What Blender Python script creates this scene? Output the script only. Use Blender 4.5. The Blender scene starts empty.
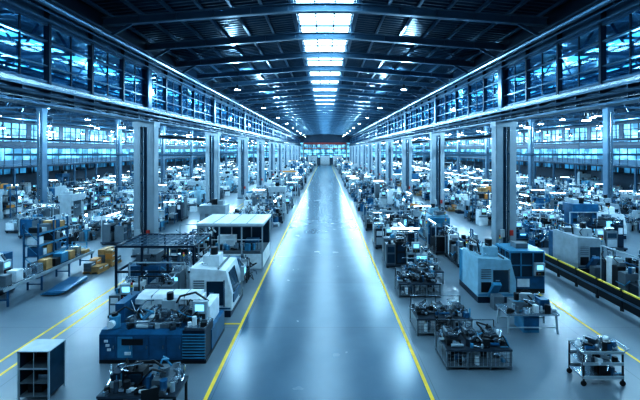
import bpy, bmesh, math, random
from mathutils import Vector, Matrix
S = bpy.context.scene
S.view_settings.view_transform = 'Standard'
try: S.view_settings.look = 'High Contrast'
except Exception: pass
S.view_settings.exposure = 0.42
COL = S.collection

# ---------------------------------------------------------------- materials
MATS = {}
def mat(name, col, rough=0.5, metal=0.0, noise=0.12, nscale=3.0, bump=0.0, spec=0.5):
    m = bpy.data.materials.new(name); m.use_nodes = True
    nt = m.node_tree; b = nt.nodes['Principled BSDF']
    b.inputs['Roughness'].default_value = rough
    b.inputs['Metallic'].default_value = metal
    b.inputs['Specular IOR Level'].default_value = spec
    tc = nt.nodes.new('ShaderNodeTexCoord')
    n = nt.nodes.new('ShaderNodeTexNoise'); n.inputs['Scale'].default_value = nscale; n.inputs['Detail'].default_value = 5
    nt.links.new(tc.outputs['Object'], n.inputs['Vector'])
    r = nt.nodes.new('ShaderNodeValToRGB')
    r.color_ramp.elements[0].position = 0.3; r.color_ramp.elements[1].position = 0.7
    r.color_ramp.elements[0].color = tuple(c*(1-noise) for c in col)+(1,)
    r.color_ramp.elements[1].color = tuple(min(1, c*(1+noise)) for c in col)+(1,)
    nt.links.new(n.outputs['Fac'], r.inputs['Fac'])
    nt.links.new(r.outputs['Color'], b.inputs['Base Color'])
    MATS[name] = m; return m
def emis(name, col, st, sample=False, vary=False):
    m = bpy.data.materials.new(name); m.use_nodes = True
    nt = m.node_tree; b = nt.nodes['Principled BSDF']
    b.inputs['Base Color'].default_value = tuple(c*.3 for c in col)+(1,)
    b.inputs['Roughness'].default_value = .2
    b.inputs['Emission Color'].default_value = col+(1,)
    b.inputs['Emission Strength'].default_value = st
    if vary:
        tc = nt.nodes.new('ShaderNodeTexCoord'); n = nt.nodes.new('ShaderNodeTexNoise')
        n.inputs['Scale'].default_value = .55; n.inputs['Detail'].default_value = 3
        nt.links.new(tc.outputs['Object'], n.inputs['Vector'])
        mr = nt.nodes.new('ShaderNodeMapRange'); mr.inputs[1].default_value=.42; mr.inputs[2].default_value=.62
        mr.inputs[3].default_value=st*.12; mr.inputs[4].default_value=st
        nt.links.new(n.outputs['Fac'], mr.inputs[0]); nt.links.new(mr.outputs[0], b.inputs['Emission Strength'])
    if not sample:
        try: m.cycles.emission_sampling = 'NONE'
        except Exception: pass
    MATS[name] = m; return m
mat('white', (0.70,0.76,0.79), 0.33, noise=.14)
mat('pale', (0.30,0.50,0.60), 0.33, noise=.14)
mat('lgrey', (0.36,0.43,0.47), 0.4)
mat('grey', (0.13,0.165,0.19), 0.45)
mat('blue', (0.014,0.110,0.21), 0.33, noise=0.25)
mat('lblue', (0.055,0.26,0.40), 0.33, noise=.2)
mat('navy', (0.006,0.025,0.05), 0.4)
mat('dark', (0.010,0.015,0.020), 0.42)
mat('steel', (0.46,0.53,0.58), 0.25, 0.85)
mat('dsteel', (0.08,0.11,0.14), 0.33, 0.7)
mat('orange', (0.60,0.27,0.08), 0.5)
mat('wood', (0.46,0.27,0.12), 0.6, noise=0.3)
mat('yellow', (0.75,0.55,0.06), 0.5)
mat('lineyel', (0.92,0.60,0.05), 0.5)
mat('red', (0.45,0.05,0.04), 0.4)
mat('rubber', (0.01,0.012,0.015), 0.7)
mat('glassd', (0.015,0.05,0.08), 0.06)
mat('column', (0.32,0.39,0.44), 0.33, 0.2, nscale=1.0)
mat('beam', (0.12,0.20,0.27), 0.3, 0.4, nscale=1.0)
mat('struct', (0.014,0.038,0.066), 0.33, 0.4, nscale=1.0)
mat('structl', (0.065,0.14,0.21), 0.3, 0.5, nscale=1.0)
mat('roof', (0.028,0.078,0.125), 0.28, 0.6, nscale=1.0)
mat('wallp', (0.05,0.09,0.13), 0.5)
emis('screen', (0.20,0.62,0.95), 1.2)
emis('lamp', (0.78,0.94,1.0), 36)
emis('tube', (0.68,0.89,1.0), 9)
emis('skylight', (0.50,0.80,1.0), 6.3, True)
emis('pane', (0.06,0.33,0.60), 0.6, vary=True)
emis('pane2', (0.20,0.60,0.92), 1.5, vary=True)
emis('strip', (0.17,0.58,0.90), 1.8)
m = bpy.data.materials.new('glass'); m.use_nodes = True; nt = m.node_tree
for n in list(nt.nodes): nt.nodes.remove(n)
o = nt.nodes.new('ShaderNodeOutputMaterial'); mx = nt.nodes.new('ShaderNodeMixShader')
t = nt.nodes.new('ShaderNodeBsdfTransparent'); t.inputs[0].default_value = (0.60,0.86,0.97,1)
g = nt.nodes.new('ShaderNodeBsdfGlossy'); g.inputs[0].default_value = (0.6,0.85,1,1); g.inputs['Roughness'].default_value = 0.03
mx.inputs[0].default_value = 0.18
nt.links.new(t.outputs[0], mx.inputs[1]); nt.links.new(g.outputs[0], mx.inputs[2]); nt.links.new(mx.outputs[0], o.inputs[0])
MATS['glass'] = m

def floormat(name, c0, c1, r0, r1, spec):
    m = bpy.data.materials.new(name); m.use_nodes = True; nt = m.node_tree; b = nt.nodes['Principled BSDF']
    tc = nt.nodes.new('ShaderNodeTexCoord')
    n = nt.nodes.new('ShaderNodeTexNoise'); n.inputs['Scale'].default_value = 0.6; n.inputs['Detail'].default_value = 3; n.inputs['Roughness'].default_value=.5
    nt.links.new(tc.outputs['Object'], n.inputs['Vector'])
    r = nt.nodes.new('ShaderNodeMapRange'); r.inputs[1].default_value=.25; r.inputs[2].default_value=.75
    nt.links.new(n.outputs['Fac'], r.inputs[0])
    cm_ = nt.nodes.new('ShaderNodeMix'); cm_.data_type='RGBA'; cm_.inputs[6].default_value=c0+(1,); cm_.inputs[7].default_value=c1+(1,)
    nt.links.new(r.outputs[0], cm_.inputs[0])
    br = nt.nodes.new('ShaderNodeTexBrick'); br.offset = 0
    br.inputs['Color1'].default_value = (1,1,1,1); br.inputs['Color2'].default_value = (0.94,0.94,0.94,1); br.inputs['Mortar'].default_value = (0.6,0.6,0.6,1)
    br.inputs['Scale'].default_value = 1.0; br.inputs['Mortar Size'].default_value = 0.012
    br.inputs['Brick Width'].default_value = 6.4; br.inputs['Row Height'].default_value = 5.0
    mp = nt.nodes.new('ShaderNodeMapping'); mp.inputs['Location'].default_value = (3.2,0,0)
    nt.links.new(tc.outputs['Object'], mp.inputs['Vector']); nt.links.new(mp.outputs[0], br.inputs['Vector'])
    mu = nt.nodes.new('ShaderNodeMix'); mu.data_type = 'RGBA'; mu.blend_type = 'MULTIPLY'; mu.inputs[0].default_value = 1
    nt.links.new(cm_.outputs[2], mu.inputs[6]); nt.links.new(br.outputs[0], mu.inputs[7])
    nt.links.new(mu.outputs[2], b.inputs['Base Color'])
    mr = nt.nodes.new('ShaderNodeMapRange'); mr.inputs[1].default_value = .25; mr.inputs[2].default_value = .75
    mr.inputs[3].default_value = r0; mr.inputs[4].default_value = r1
    nt.links.new(n.outputs['Fac'], mr.inputs[0]); nt.links.new(mr.outputs[0], b.inputs['Roughness'])
    b.inputs['Specular IOR Level'].default_value = spec
    MATS[name] = m
floormat('floor_aisle', (0.070,0.135,0.19), (0.092,0.168,0.23), 0.23, 0.28, .62)
floormat('floor_shop', (0.155,0.20,0.235), (0.205,0.255,0.29), 0.28, 0.36, .5)

# ---------------------------------------------------------------- mesh builder
class MB:
    def __init__(s): s.v=[]; s.f=[]; s.m=[]; s.names=[]
    def mi(s, name):
        if name not in s.names: s.names.append(name)
        return s.names.index(name)
    def hexa(s, pts, mt):
        i=len(s.v); s.v+= [tuple(p) for p in pts]; k=s.mi(mt)
        for q in ((0,3,2,1),(4,5,6,7),(0,1,5,4),(1,2,6,5),(2,3,7,6),(3,0,4,7)):
            s.f.append(tuple(i+a for a in q)); s.m.append(k)
    def box(s, x,y,z, sx,sy,sz, mt, rz=0):
        c,sn=math.cos(rz),math.sin(rz); P=[]
        for zz in (z,z+sz):
            for a,b in ((-1,-1),(1,-1),(1,1),(-1,1)):
                dx,dy=a*sx/2,b*sy/2
                P.append((x+dx*c-dy*sn, y+dx*sn+dy*c, zz))
        s.hexa(P, mt)
    def bb(s, x0,x1,y0,y1,z0,z1, mt):
        s.box((x0+x1)/2,(y0+y1)/2,z0,abs(x1-x0),abs(y1-y0),z1-z0,mt)
    def _frame(s,p0,p1):
        p0=Vector(p0);p1=Vector(p1);d=(p1-p0).normalized()
        up=Vector((0,0,1)) if abs(d.z)<0.95 else Vector((0,1,0))
        a=d.cross(up).normalized(); b=a.cross(d).normalized(); return p0,p1,a,b
    def beam(s,p0,p1,w,h,mt):
        p0,p1,a,b=s._frame(p0,p1); P=[]
        for p in (p0,p1):
            for u,t in ((-1,-1),(1,-1),(1,1),(-1,1)): P.append(p+a*(u*w/2)+b*(t*h/2))
        s.hexa(P,mt)
    def cyl(s,p0,p1,r,mt,n=12,r2=None):
        p0,p1,a,b=s._frame(p0,p1); r2=r if r2 is None else r2
        i=len(s.v); k=s.mi(mt)
        for p,rr in ((p0,r),(p1,r2)):
            for j in range(n):
                t=2*math.pi*j/n; s.v.append(tuple(p+a*(rr*math.cos(t))+b*(rr*math.sin(t))))
        for j in range(n):
            s.f.append((i+j,i+(j+1)%n,i+n+(j+1)%n,i+n+j)); s.m.append(k)
        s.f.append(tuple(i+j for j in range(n))[::-1]); s.m.append(k)
        s.f.append(tuple(i+n+j for j in range(n))); s.m.append(k)
    def tube(s,pts,r,mt,n=6):
        for a,b in zip(pts[:-1],pts[1:]): s.cyl(a,b,r,mt,n)
    def prism(s,prof,x0,x1,mt):
        i=len(s.v); n=len(prof); k=s.mi(mt)
        for x in (x0,x1):
            for y,z in prof: s.v.append((x,y,z))
        for j in range(n):
            s.f.append((i+j,i+(j+1)%n,i+n+(j+1)%n,i+n+j)); s.m.append(k)
        s.f.append(tuple(i+j for j in range(n))[::-1]); s.m.append(k)
        s.f.append(tuple(i+n+j for j in range(n))); s.m.append(k)
    def mesh(s,name):
        me=bpy.data.meshes.new(name); me.from_pydata(s.v,[],s.f)
        for n in s.names: me.materials.append(MATS[n])
        me.polygons.foreach_set('material_index',s.m)
        bm=bmesh.new(); bm.from_mesh(me); bmesh.ops.recalc_face_normals(bm,faces=bm.faces); bm.to_mesh(me); bm.free()
        me.update(); return me
def put(me,name,loc=(0,0,0),rz=0,col=None,sc=1.0,bevel=0):
    o=bpy.data.objects.new(name,me); o.location=loc; o.rotation_euler=(0,0,rz); o.scale=(sc,)*3
    (col or COL).objects.link(o)
    if bevel:
        b=o.modifiers.new('bevel','BEVEL'); b.width=bevel; b.segments=2; b.limit_method='ANGLE'; b.angle_limit=math.radians(50)
    return o

# ================================================================= SHELL
CX=11.9; YE=182.0; YB=-14.0; SX=48.0; SZ=13.6
YC=[25.3+15*k for k in range(-2,11)]
b=MB()
for x0,x1,mt in ((-SX,-3.36,'floor_shop'),(-3.36,3.02,'floor_aisle'),(3.02,SX,'floor_shop')):
    b.bb(x0,x1,YB,YE,-0.3,0.0,mt)
put(b.mesh('floor'),'floor')
b=MB()
for x in (-3.36,3.02): b.bb(x-0.055,x+0.055,YB+1,YE-4,0.001,0.006,'lineyel')
for x in (-10.75,-10.1,10.4): b.bb(x-0.05,x+0.05,YB+1,YE-4,0.001,0.006,'lineyel')
for y in (9.2,15.3): b.bb(-4.6,-3.43,y-.05,y+.05,0.001,0.006,'lineyel')
put(b.mesh('floor_markings'),'floor_marking_lines')

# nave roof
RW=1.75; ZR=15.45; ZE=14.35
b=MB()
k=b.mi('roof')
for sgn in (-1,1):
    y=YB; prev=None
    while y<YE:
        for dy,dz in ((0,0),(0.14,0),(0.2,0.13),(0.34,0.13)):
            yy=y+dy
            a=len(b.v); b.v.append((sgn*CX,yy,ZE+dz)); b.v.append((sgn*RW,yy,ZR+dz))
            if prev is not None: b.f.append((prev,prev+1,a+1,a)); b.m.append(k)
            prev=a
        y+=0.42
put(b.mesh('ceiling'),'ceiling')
b=MB()
for sgn in (-1,1):
    for j in range(7):
        t=j/6; x=sgn*(CX-0.3-(CX-RW-0.5)*t); z=ZE+(ZR-ZE)*((CX-abs(x))/(CX-RW))
        b.beam((x,YB,z-0.10),(x,YE,z-0.10),0.08,0.17,'structl')
        b.beam((x,YB,z-0.20),(x,YE,z-0.20),0.16,0.03,'structl')
yg=-4.7; G=[]
while yg<YE-2: G.append(yg); yg+=5
for i,y in enumerate(G):
    for sgn in (-1,1):
        def P(t):
            x=sgn*(CX*(1-t)); z=13.62+0.78*min(1,t*1.15)
            return (x,y,z)
        n=6
        for j in range(n):
            a,c=P(j/n),P((j+1)/n)
            b.beam(a,c,0.30,0.05,'beam')
            b.beam((a[0],y,a[2]+.2),(c[0],y,c[2]+.2),0.04,0.38,'structl')
            b.beam((a[0],y,a[2]+.4),(c[0],y,c[2]+.4),0.30,0.05,'beam')
            b.box(a[0],y,a[2],.03,.24,.4,'structl')
        b.beam((sgn*RW,y,14.6),(sgn*RW,y,ZR),0.14,0.14,'structl')
        b.beam((sgn*(CX-.1),y,12.9),(sgn*(CX-1.6),y,13.75),.14,.14,'structl')
for i in range(0,len(G)-1,3):
    y0,y1=G[i],G[i+1]
    for sgn in (-1,1):
        b.cyl((sgn*11,y0,14.1),(sgn*6,y1,14.6),0.04,'structl',6); b.cyl((sgn*6,y0,14.6),(sgn*11,y1,14.1),0.04,'structl',6)
put(b.mesh('roof_girders'),'roof_girder_frames')
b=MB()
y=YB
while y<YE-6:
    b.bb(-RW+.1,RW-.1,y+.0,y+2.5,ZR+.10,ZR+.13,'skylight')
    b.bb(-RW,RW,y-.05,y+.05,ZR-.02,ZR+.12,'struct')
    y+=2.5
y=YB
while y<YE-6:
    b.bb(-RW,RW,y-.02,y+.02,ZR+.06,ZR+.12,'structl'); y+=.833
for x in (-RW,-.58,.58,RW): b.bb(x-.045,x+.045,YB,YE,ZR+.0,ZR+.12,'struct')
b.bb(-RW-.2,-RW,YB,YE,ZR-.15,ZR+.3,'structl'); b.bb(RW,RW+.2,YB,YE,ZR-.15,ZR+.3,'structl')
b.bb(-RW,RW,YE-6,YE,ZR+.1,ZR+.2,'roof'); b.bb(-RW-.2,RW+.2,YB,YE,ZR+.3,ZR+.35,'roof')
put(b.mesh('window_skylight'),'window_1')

for wi,sgn in ((2,-1),(3,1)):
    x=sgn*CX
    b=MB()
    b.bb(x-.32,x+.32,YB,YE,12.40,12.48,'beam'); b.bb(x-.06,x+.06,YB,YE,12.48,13.35,'structl'); b.bb(x-.32,x+.32,YB,YE,13.3,13.40,'beam')
    y=YB
    while y<YE: b.bb(x-.28,x+.28,y,y+.04,12.48,13.3,'struct'); y+=3
    b.cyl((x-sgn*.5,YB,13.0),(x-sgn*.5,YE,13.0),0.14,'beam',10); b.cyl((x-sgn*.5,YB,12.7),(x-sgn*.5,YE,12.7),0.05,'structl',6)
    put(b.mesh('eave'),'eave_beam')
    b=MB()
    b.bb(x-.42,x+.42,YB,YE,8.86,8.95,'structl'); b.bb(x-.07,x+.07,YB,YE,8.95,9.5,'structl'); b.bb(x-.42,x+.42,YB,YE,9.5,9.6,'beam')
    b.bb(x-sgn*.3-.04,x-sgn*.3+.04,YB,YE,9.6,9.75,'steel')
    y=YB
    while y<YE: b.bb(x-.35,x+.35,y,y+.04,8.95,9.5,'structl'); y+=1.5
    b.cyl((x-sgn*.5,YB,9.25),(x-sgn*.5,YE,9.25),0.08,'beam',8); b.cyl((x-sgn*.48,YB,9.05),(x-sgn*.48,YE,9.05),0.04,'steel',6)
    b.bb(x+sgn*.42,x+sgn*1.6,YB,YE,9.45,9.5,'struct')
    for z in (9.95,10.25,10.55): b.bb(x+sgn*1.55-.02,x+sgn*1.55+.02,YB,YE,z,z+.04,'beam')
    y=YB
    while y<YE: b.bb(x+sgn*1.55-.03,x+sgn*1.55+.03,y,y+.05,9.5,10.6,'beam'); y+=1.5
    put(b.mesh('crane'),'crane_runway_beam')
    b=MB()
    ys=[]; yy=25.3-39
    while yy<YE: ys.append(yy); yy+=3
    for i,yy in enumerate(ys): b.bb(x-.12,x+.12,yy-.07,yy+.07,9.6,12.45,'struct')
    for z,w in ((9.85,.10),(10.55,.05),(11.6,.07),(12.3,.12)): b.bb(x-.07,x+.07,YB,YE,z,z+w,'structl')
    for yy in ys[:-1]: 
        b.bb(x-.03,x+.03,yy+1.47,yy+1.53,9.95,12.3,'struct')
    b.bb(x+sgn*.04-.006,x+sgn*.04+.006,YB,YE,9.95,12.3,'glass')
    b.bb(x-.05,x+.05,YB,YE,13.40,ZE+.15,'struct')
    put(b.mesh('clerestory'),'window_%d'%wi)

def column(h,w=1.2,mt='column'):
    b=MB()
    b.bb(-.62*w,.62*w,-.55,.55,0,.12,'dsteel')
    for s in (-1,1):
        b.bb(s*.36*w-.17*w,s*.36*w+.17*w,-.38,-.30,0.1,h,mt); b.bb(s*.36*w-.17*w,s*.36*w+.17*w,.30,.38,.1,h,mt)
        b.bb(s*.34*w-.03,s*.34*w+.03,-.30,.30,.1,h,mt); b.bb(s*.54*w-.02,s*.54*w+.02,-.34,.34,.1,h,mt)
    b.bb(-.19*w,.19*w,-.1,.1,.1,h,'structl')
    z=1.0
    while z<h-.8: b.bb(-.19*w,.19*w,-.33,-.29,z,z+.12,'structl'); z+=1.9
    b.bb(-.60*w,.60*w,-.42,.42,h-.35,h,mt)
    b.bb(-.60*w,.60*w,-.42,.42,.1,.5,mt); b.bb(-.45,-.15,-.5,-.38,1.3,1.8,'lgrey'); b.bb(.2,.42,-.46,-.38,1.4,1.75,'red' if w>1 else 'blue')
    b.cyl((.0,-.40,.1),(.0,-.40,h-.4),.035,'steel',6)
    return b.mesh('column')
cm=column(8.86)
b=MB()
for s in (-1,1): b.bb(s*.22-.05,s*.22+.05,-.24,.24,0,3.9,'structl')
b.bb(-.2,.2,-.03,.03,0,3.9,'struct'); b.bb(-.35,.35,-.3,.3,0,.1,'structl')
cu=b.mesh('upper_column')
for y in YC:
    for s in (-1,1):
        o=put(cm,'steel_column',(s*CX,y,0),0)
        c=put(cu,'upper_shaft',(0,0,9.6)); c.parent=o
cs=column(11.4,.5,'beam')
for y in YC[1:]:
    for x in (-30,30): put(cs,'steel_column',(x,y,0))

for wi,sgn in ((4,-1),(5,1)):
    sd='left' if sgn<0 else 'right'
    x0,x1=sorted((sgn*CX,sgn*SX))
    b=MB(); b.bb(x0,x1,YB,YE,SZ,SZ+.1,'roof')
    for xx in (18,24,30,36,42):
        b.bb(sgn*xx-.5,sgn*xx+.5,YB+1,YE-1,SZ-.03,SZ-.01,'strip')
        y=YB
        while y<YE: b.bb(sgn*xx-.55,sgn*xx+.55,y,y+.5,SZ-.06,SZ,'struct'); y+=2.0
    put(b.mesh('ceiling_side'),'ceiling_'+sd)
    b=MB()
    y=YC[0]-7.5
    while y<YE:
        b.beam((x0,y,SZ-.15),(x1,y,SZ-.15),.15,.18,'structl'); b.beam((x0,y,SZ-2.1),(x1,y,SZ-2.1),.15,.18,'structl')
        n=15
        for j in range(n):
            xa=x0+(x1-x0)*j/n; xb=x0+(x1-x0)*(j+1)/n; xm=(xa+xb)/2
            b.beam((xa,y,SZ-2.1),(xm,y,SZ-.15),.08,.08,'structl'); b.beam((xm,y,SZ-.15),(xb,y,SZ-2.1),.08,.08,'structl')
        y+=7.5
    for j in range(12):
        xx=x0+(x1-x0)*(j+.5)/12; b.bb(xx-.05,xx+.05,YB,YE,SZ-.2,SZ-.07,'struct')
    for xx in (15,21,33,39): b.cyl((sgn*xx,YB,11.0),(sgn*xx,YE,11.0),.14,'structl',8)
    put(b.mesh('truss'),'roof_lattice_trusses')
    x=sgn*SX
    b=MB(); b.bb(x-.15,x+.15,YB,YE,0,3.2,'wallp'); b.bb(x-.15,x+.15,YB,YE,11.2,SZ,'wallp'); b.bb(x-.15,x+.15,YB,YE,7.2,8.2,'wallp')
    put(b.mesh('wall'),'wall_'+sd)
    b=MB()
    b.bb(x-.02,x+.02,YB,YE,3.2,7.2,'pane'); b.bb(x-.02,x+.02,YB,YE,8.2,11.2,'pane2')
    y=YB; i=0
    while y<YE:
        b.bb(x-.12,x+.12,y,y+(1.0 if i%5==0 else .16),3.2,11.2,'struct'); y+=1.5; i+=1
    for z in (3.2,4.5,5.8,7.1,8.2,9.2,10.2,11.1): b.bb(x-.1,x+.1,YB,YE,z,z+.14,'struct')
    put(b.mesh('window'),'window_%d'%wi)
    b=MB(); a=sgn*41.; c=sgn*43.5
    b.bb(a,sgn*47.8,20,YE-1,4.55,4.8,'struct')
    for z in (5.1,5.8): b.bb(a-.03,a+.03,20,YE-1,z,z+.05,'beam')
    y=20; i=0
    while y<YE-1:
        b.bb(a-.03,a+.03,y,y+.06,4.8,5.85,'beam'); b.bb(c-.06,c+.06,y,y+.1,4.8,7.6,'dark')
        if i%4==0: b.bb(a-.12,a+.12,y,y+.24,0,4.55,'structl')
        y+=1.5; i+=1
    b.bb(c-.03,c+.03,20,YE-1,4.8,5.6,'beam'); b.bb(c-.02,c+.02,20,YE-1,5.6,7.2,'pane2'); b.bb(c-.08,c+.08,20,YE-1,7.2,7.7,'struct'); b.bb(c,sgn*47.8,20,YE-1,7.6,7.7,'struct')
    put(b.mesh('mezz'),'mezzanine_office_gallery')
    b=MB(); y=47.8
    while y<YE:
        for z in (6.3,): b.bb(sgn*13,sgn*40,y-.3,y+.3,z,z+.08,'structl'); b.bb(sgn*13,sgn*40,y-.3,y-.27,z,z+.2,'structl')
        for xx in range(14,41,3): b.cyl((sgn*xx,y,6.3),(sgn*xx,y,11.4),.03,'structl',5)
        for q,(dz,mt) in enumerate(((6.45,'dark'),(6.5,'dsteel'))): b.cyl((sgn*13,y-.15+.15*q,dz),(sgn*40,y-.15+.15*q,dz),.06,mt,6)
        y+=30
    for xx in (14.2,33.5):
        b.bb(sgn*xx-.3,sgn*xx+.3,28,YE-2,8.0,8.08,'structl'); b.cyl((sgn*xx,28,8.2),(sgn*xx,YE-2,8.2),.12,'dsteel',8)
        y=29
        while y<YE-2: b.cyl((sgn*xx,y,8.0),(sgn*xx,y,11.4),.03,'structl',5); y+=5
    put(b.mesh('trays'),'cable_tray_rack')
# end walls
b=MB()
b.bb(-SX,SX,YE,YE+.3,0,3.2,'wallp'); b.bb(-SX,SX,YE,YE+.3,10.6,16.4,'struct')
put(b.mesh('wall_front'),'wall_front')
b=MB()
b.bb(-SX,SX,YE+.05,YE+.1,3.2,10.6,'pane2')
x=-SX
while x<SX: b.bb(x-.12,x+.12,YE-.05,YE+.1,3.2,10.6,'struct'); x+=2
for z in (3.2,5.2,7.2,7.6,9.6,10.5): b.bb(-SX,SX,YE-.05,YE+.1,z,z+.25,'struct')
put(b.mesh('window'),'window_6')
b=MB()
b.bb(-10,10,YE-3.5,YE-2.5,9.6,10.5,'red'); b.bb(-10,10,YE-3.5,YE-2.5,7.6,7.9,'red')
for j in range(20): b.beam((-10+j,YE-3,7.7 if j%2 else 9.8),(-9+j,YE-3,9.8 if j%2 else 7.7),.2,.2,'lgrey')
for s in (-1,1): b.bb(s*10.2-.3,s*10.2+.3,YE-3.5,YE-2.5,0,10.6,'lgrey')
b.bb(-1.5,1.5,YE-3.9,YE-3.5,8.0,9.3,'lgrey')
put(b.mesh('gantry_crane'),'gantry_crane')
for i,x in enumerate((-6,0,6)):
    b=MB(); b.bb(x-2.2,x+2.2,YE-.15,YE-.02,0,4.2,'white')
    for z in range(1,8): b.bb(x-2.1,x+2.1,YE-.2,YE-.15,z*.5,z*.5+.06,'grey')
    b.bb(x-2.4,x-2.2,YE-.25,YE,0,4.4,'struct'); b.bb(x+2.2,x+2.4,YE-.25,YE,0,4.4,'struct'); b.bb(x-2.4,x+2.4,YE-.25,YE,4.2,4.45,'struct')
    put(b.mesh('door'),'door_%d'%(i+1))
b=MB(); b.bb(-SX,SX,YB-.3,YB,0,16.4,'wallp'); put(b.mesh('wall_back'),'wall_back')

# lamps
b=MB()
b.cyl((0,0,0),(0,0,.25),.28,'steel',16,.12); b.cyl((0,0,.25),(0,0,.45),.1,'dark',10); b.cyl((0,0,.45),(0,0,1.6),.012,'dark',5)
b.cyl((0,0,-.02),(0,0,.02),.24,'lamp',16)
hb=b.mesh('high_bay_lamp')
def lamp(x,y,z,power,col=(0.44,0.76,1.0)):
    o=put(hb,'high_bay_lamp',(x,y,z))
    l=bpy.data.lights.new('bulb','POINT'); l.energy=power; l.color=col; l.shadow_soft_size=.22
    lo=bpy.data.objects.new('bulb',l); COL.objects.link(lo); lo.parent=o; lo.location=(0,0,-.27)
for k in (0,2,3,4,5,6,7,8,9,10):
    y=4.7+15*k
    for x in (-8,7.2): lamp(x,y,12.5,650 if k==0 else 850)
for k in range(0,11):
    y=6+15*k
    for s in (-1,1):
        for x in (17.5,25,37):
            if k==0 and x==17.5: continue
            lamp(s*x,y+(4 if x==25 else 0),10.2,1250,(0.48,0.78,1.0))
lc=bpy.data.collections.new('lamp_parts')
rl=random.Random(6)
for j in range(2):
    for xx in (-14,-8.6,-3,2.6,8.2,13.8): put(hb,'high_bay_lamp',(xx+rl.uniform(-.4,.4),2.5+7.5*j,rl.choice([8.8,9.6,10.4])),0,lc)
for k in range(1,12):
    for s in (-1,1):
        o=bpy.data.objects.new('high_bay_lamp_cluster',None); o.instance_type='COLLECTION'; o.instance_collection=lc; o.location=(s*30,-2+15*k,0); COL.objects.link(o)

# ================================================================= MACHINES
def buttons(b,x,y,z,n=4):
    for j in range(n): b.box(x+.07*j,y,z,.035,.02,.035,('red','white','yellow','lblue')[j%4])
def ctrl(b,x,y,z,top=True):
    b.box(x,y,z,.5,.16,.62,'lgrey'); b.box(x,y-.085,z+.3,.3,.02,.22,'screen'); b.box(x,y-.09,z+.03,.4,.02,.18,'dark'); buttons(b,x-.14,y-.1,z+.1)
    if top: b.beam((x,y,z+.62),(x,y+.2,z+.9),.07,.07,'grey')
def tower(b,x,y,z):
    b.cyl((x,y,z),(x,y,z+.2),.02,'steel',6)
    for j,c in enumerate(('lblue','yellow','red')): b.cyl((x,y,z+.2+.09*j),(x,y,z+.28+.09*j),.04,c,8)
def parts(b,rr,x0,x1,y0,y1,z,n,big=1.0):
    for j in range(n):
        x=rr.uniform(x0,x1); y=rr.uniform(y0,y1); s=rr.uniform(.06,.22)*big; h=rr.uniform(.05,.32)*big
        c=rr.choice(['dark','steel','grey','lblue','white','dark','dsteel','lgrey','dark','white','lgrey','steel','steel','blue'])
        t=rr.random()
        if t<.5: b.box(x,y,z,s,s*rr.uniform(.6,1.6),h,c,rr.uniform(0,1.5))
        elif t<.8: b.cyl((x,y,z),(x,y,z+h),s*.5,c,8,s*rr.uniform(.3,.5))
        else: b.cyl((x-s,y,z+.05),(x+s,y,z+.05),.05,c,8)
def hoses(b,rr,x0,x1,y0,y1,z0,z1,n):
    for j in range(n):
        x=rr.uniform(x0,x1);y=rr.uniform(y0,y1);z=rr.uniform(z0,z1);P=[(x,y,z)]
        for q in range(4):
            x=min(x1,max(x0,x+rr.uniform(-.4,.4)));y=min(y1,max(y0,y+rr.uniform(-.25,.25)));z=min(z1,max(z0,z+rr.uniform(-.35,.35)));P.append((x,y,z))
        b.tube(P,rr.uniform(.014,.035),rr.choice(['dark','steel','lblue','dark','steel']),5)
def M_cnc(body='white',base='navy',acc='blue',W=2.4):
    b=MB(); h=W/2
    b.bb(-h,h,-.8,.9,.0,.28,base)
    b.prism([(-.85,.28),(-.85,1.0),(-.6,1.95),(.9,2.05),(.9,.28)],-h,h-.45,body)
    b.bb(h-.45,h,-.7,.9,.28,1.9,acc)
    b.prism([(-.885,.95),(-.66,1.8),(-.62,1.8),(-.84,.95)],-h+.25,h-1.1,'glassd')
    b.bb(-h+.2,h-1.05,-.9,-.84,.55,.9,acc)
    b.prism([(-.90,.95),(-.68,1.8),(-.62,1.8),(-.84,.95)],-.02,.04,'steel')
    b.bb(h-1.0,h-.5,-.88,-.84,.35,.9,'grey')
    ctrl(b,h-.75,-.98,1.05)
    b.bb(-h+.4,-h+1.1,-.2,.5,2.0,2.45,body); b.cyl((-h+.75,.1,2.45),(-h+.75,.1,2.75),.16,'dark',12)
    b.bb(.1,.6,.0,.7,2.0,2.3,'grey')
    for j in range(6): b.box(h-.22,-.71,.6+.1*j,.3,.02,.04,'dark')
    for s in (-1,1):
        xx=-h-.012 if s<0 else h+.012
        b.bb(xx-.01,xx+.01,-.5,.2,.5,1.5,'glassd' if s<0 else body); b.bb(xx-.02,xx+.02,-.56,-.5,.45,1.55,'steel'); b.bb(xx-.02,xx+.02,.3,.75,.5,.95,'dark'); b.bb(xx-.02,xx+.02,-.1,.1,1.0,1.06,'steel')
        for j in range(5): b.bb(xx-.015,xx+.015,.3,.75,1.1+.1*j,1.14+.1*j,'grey')
        b.bb(xx-.012,xx+.012,-.8,.88,.34,.40,acc if s<0 else body)
    b.beam((-h-.05,.3,.35),(-h-.65,.3,1.1),.35,.16,acc); b.box(-h-.62,.3,0,.4,.45,.6,'grey')
    tower(b,h-.2,.6,1.9); rr=random.Random(int(W*7)); parts(b,rr,-h+.3,h-.5,.0,.7,2.03,9); hoses(b,rr,-h+.2,h-.2,.2,.8,2.0,2.6,5)
    b.tube([(.5,.6,2.3),(.5,.6,2.55),(-.4,.6,2.55),(-.4,.5,2.0)],.04,'dark'); b.bb(-h,h-.45,-.3,-.26,1.99,2.08,'grey')
    for s in (-1,1):
        for t in (-.7,.7): b.cyl((s*(h-.15),t,-.0),(s*(h-.15),t,.06),.09,'dark',8)
    return b.mesh('cnc')
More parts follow.
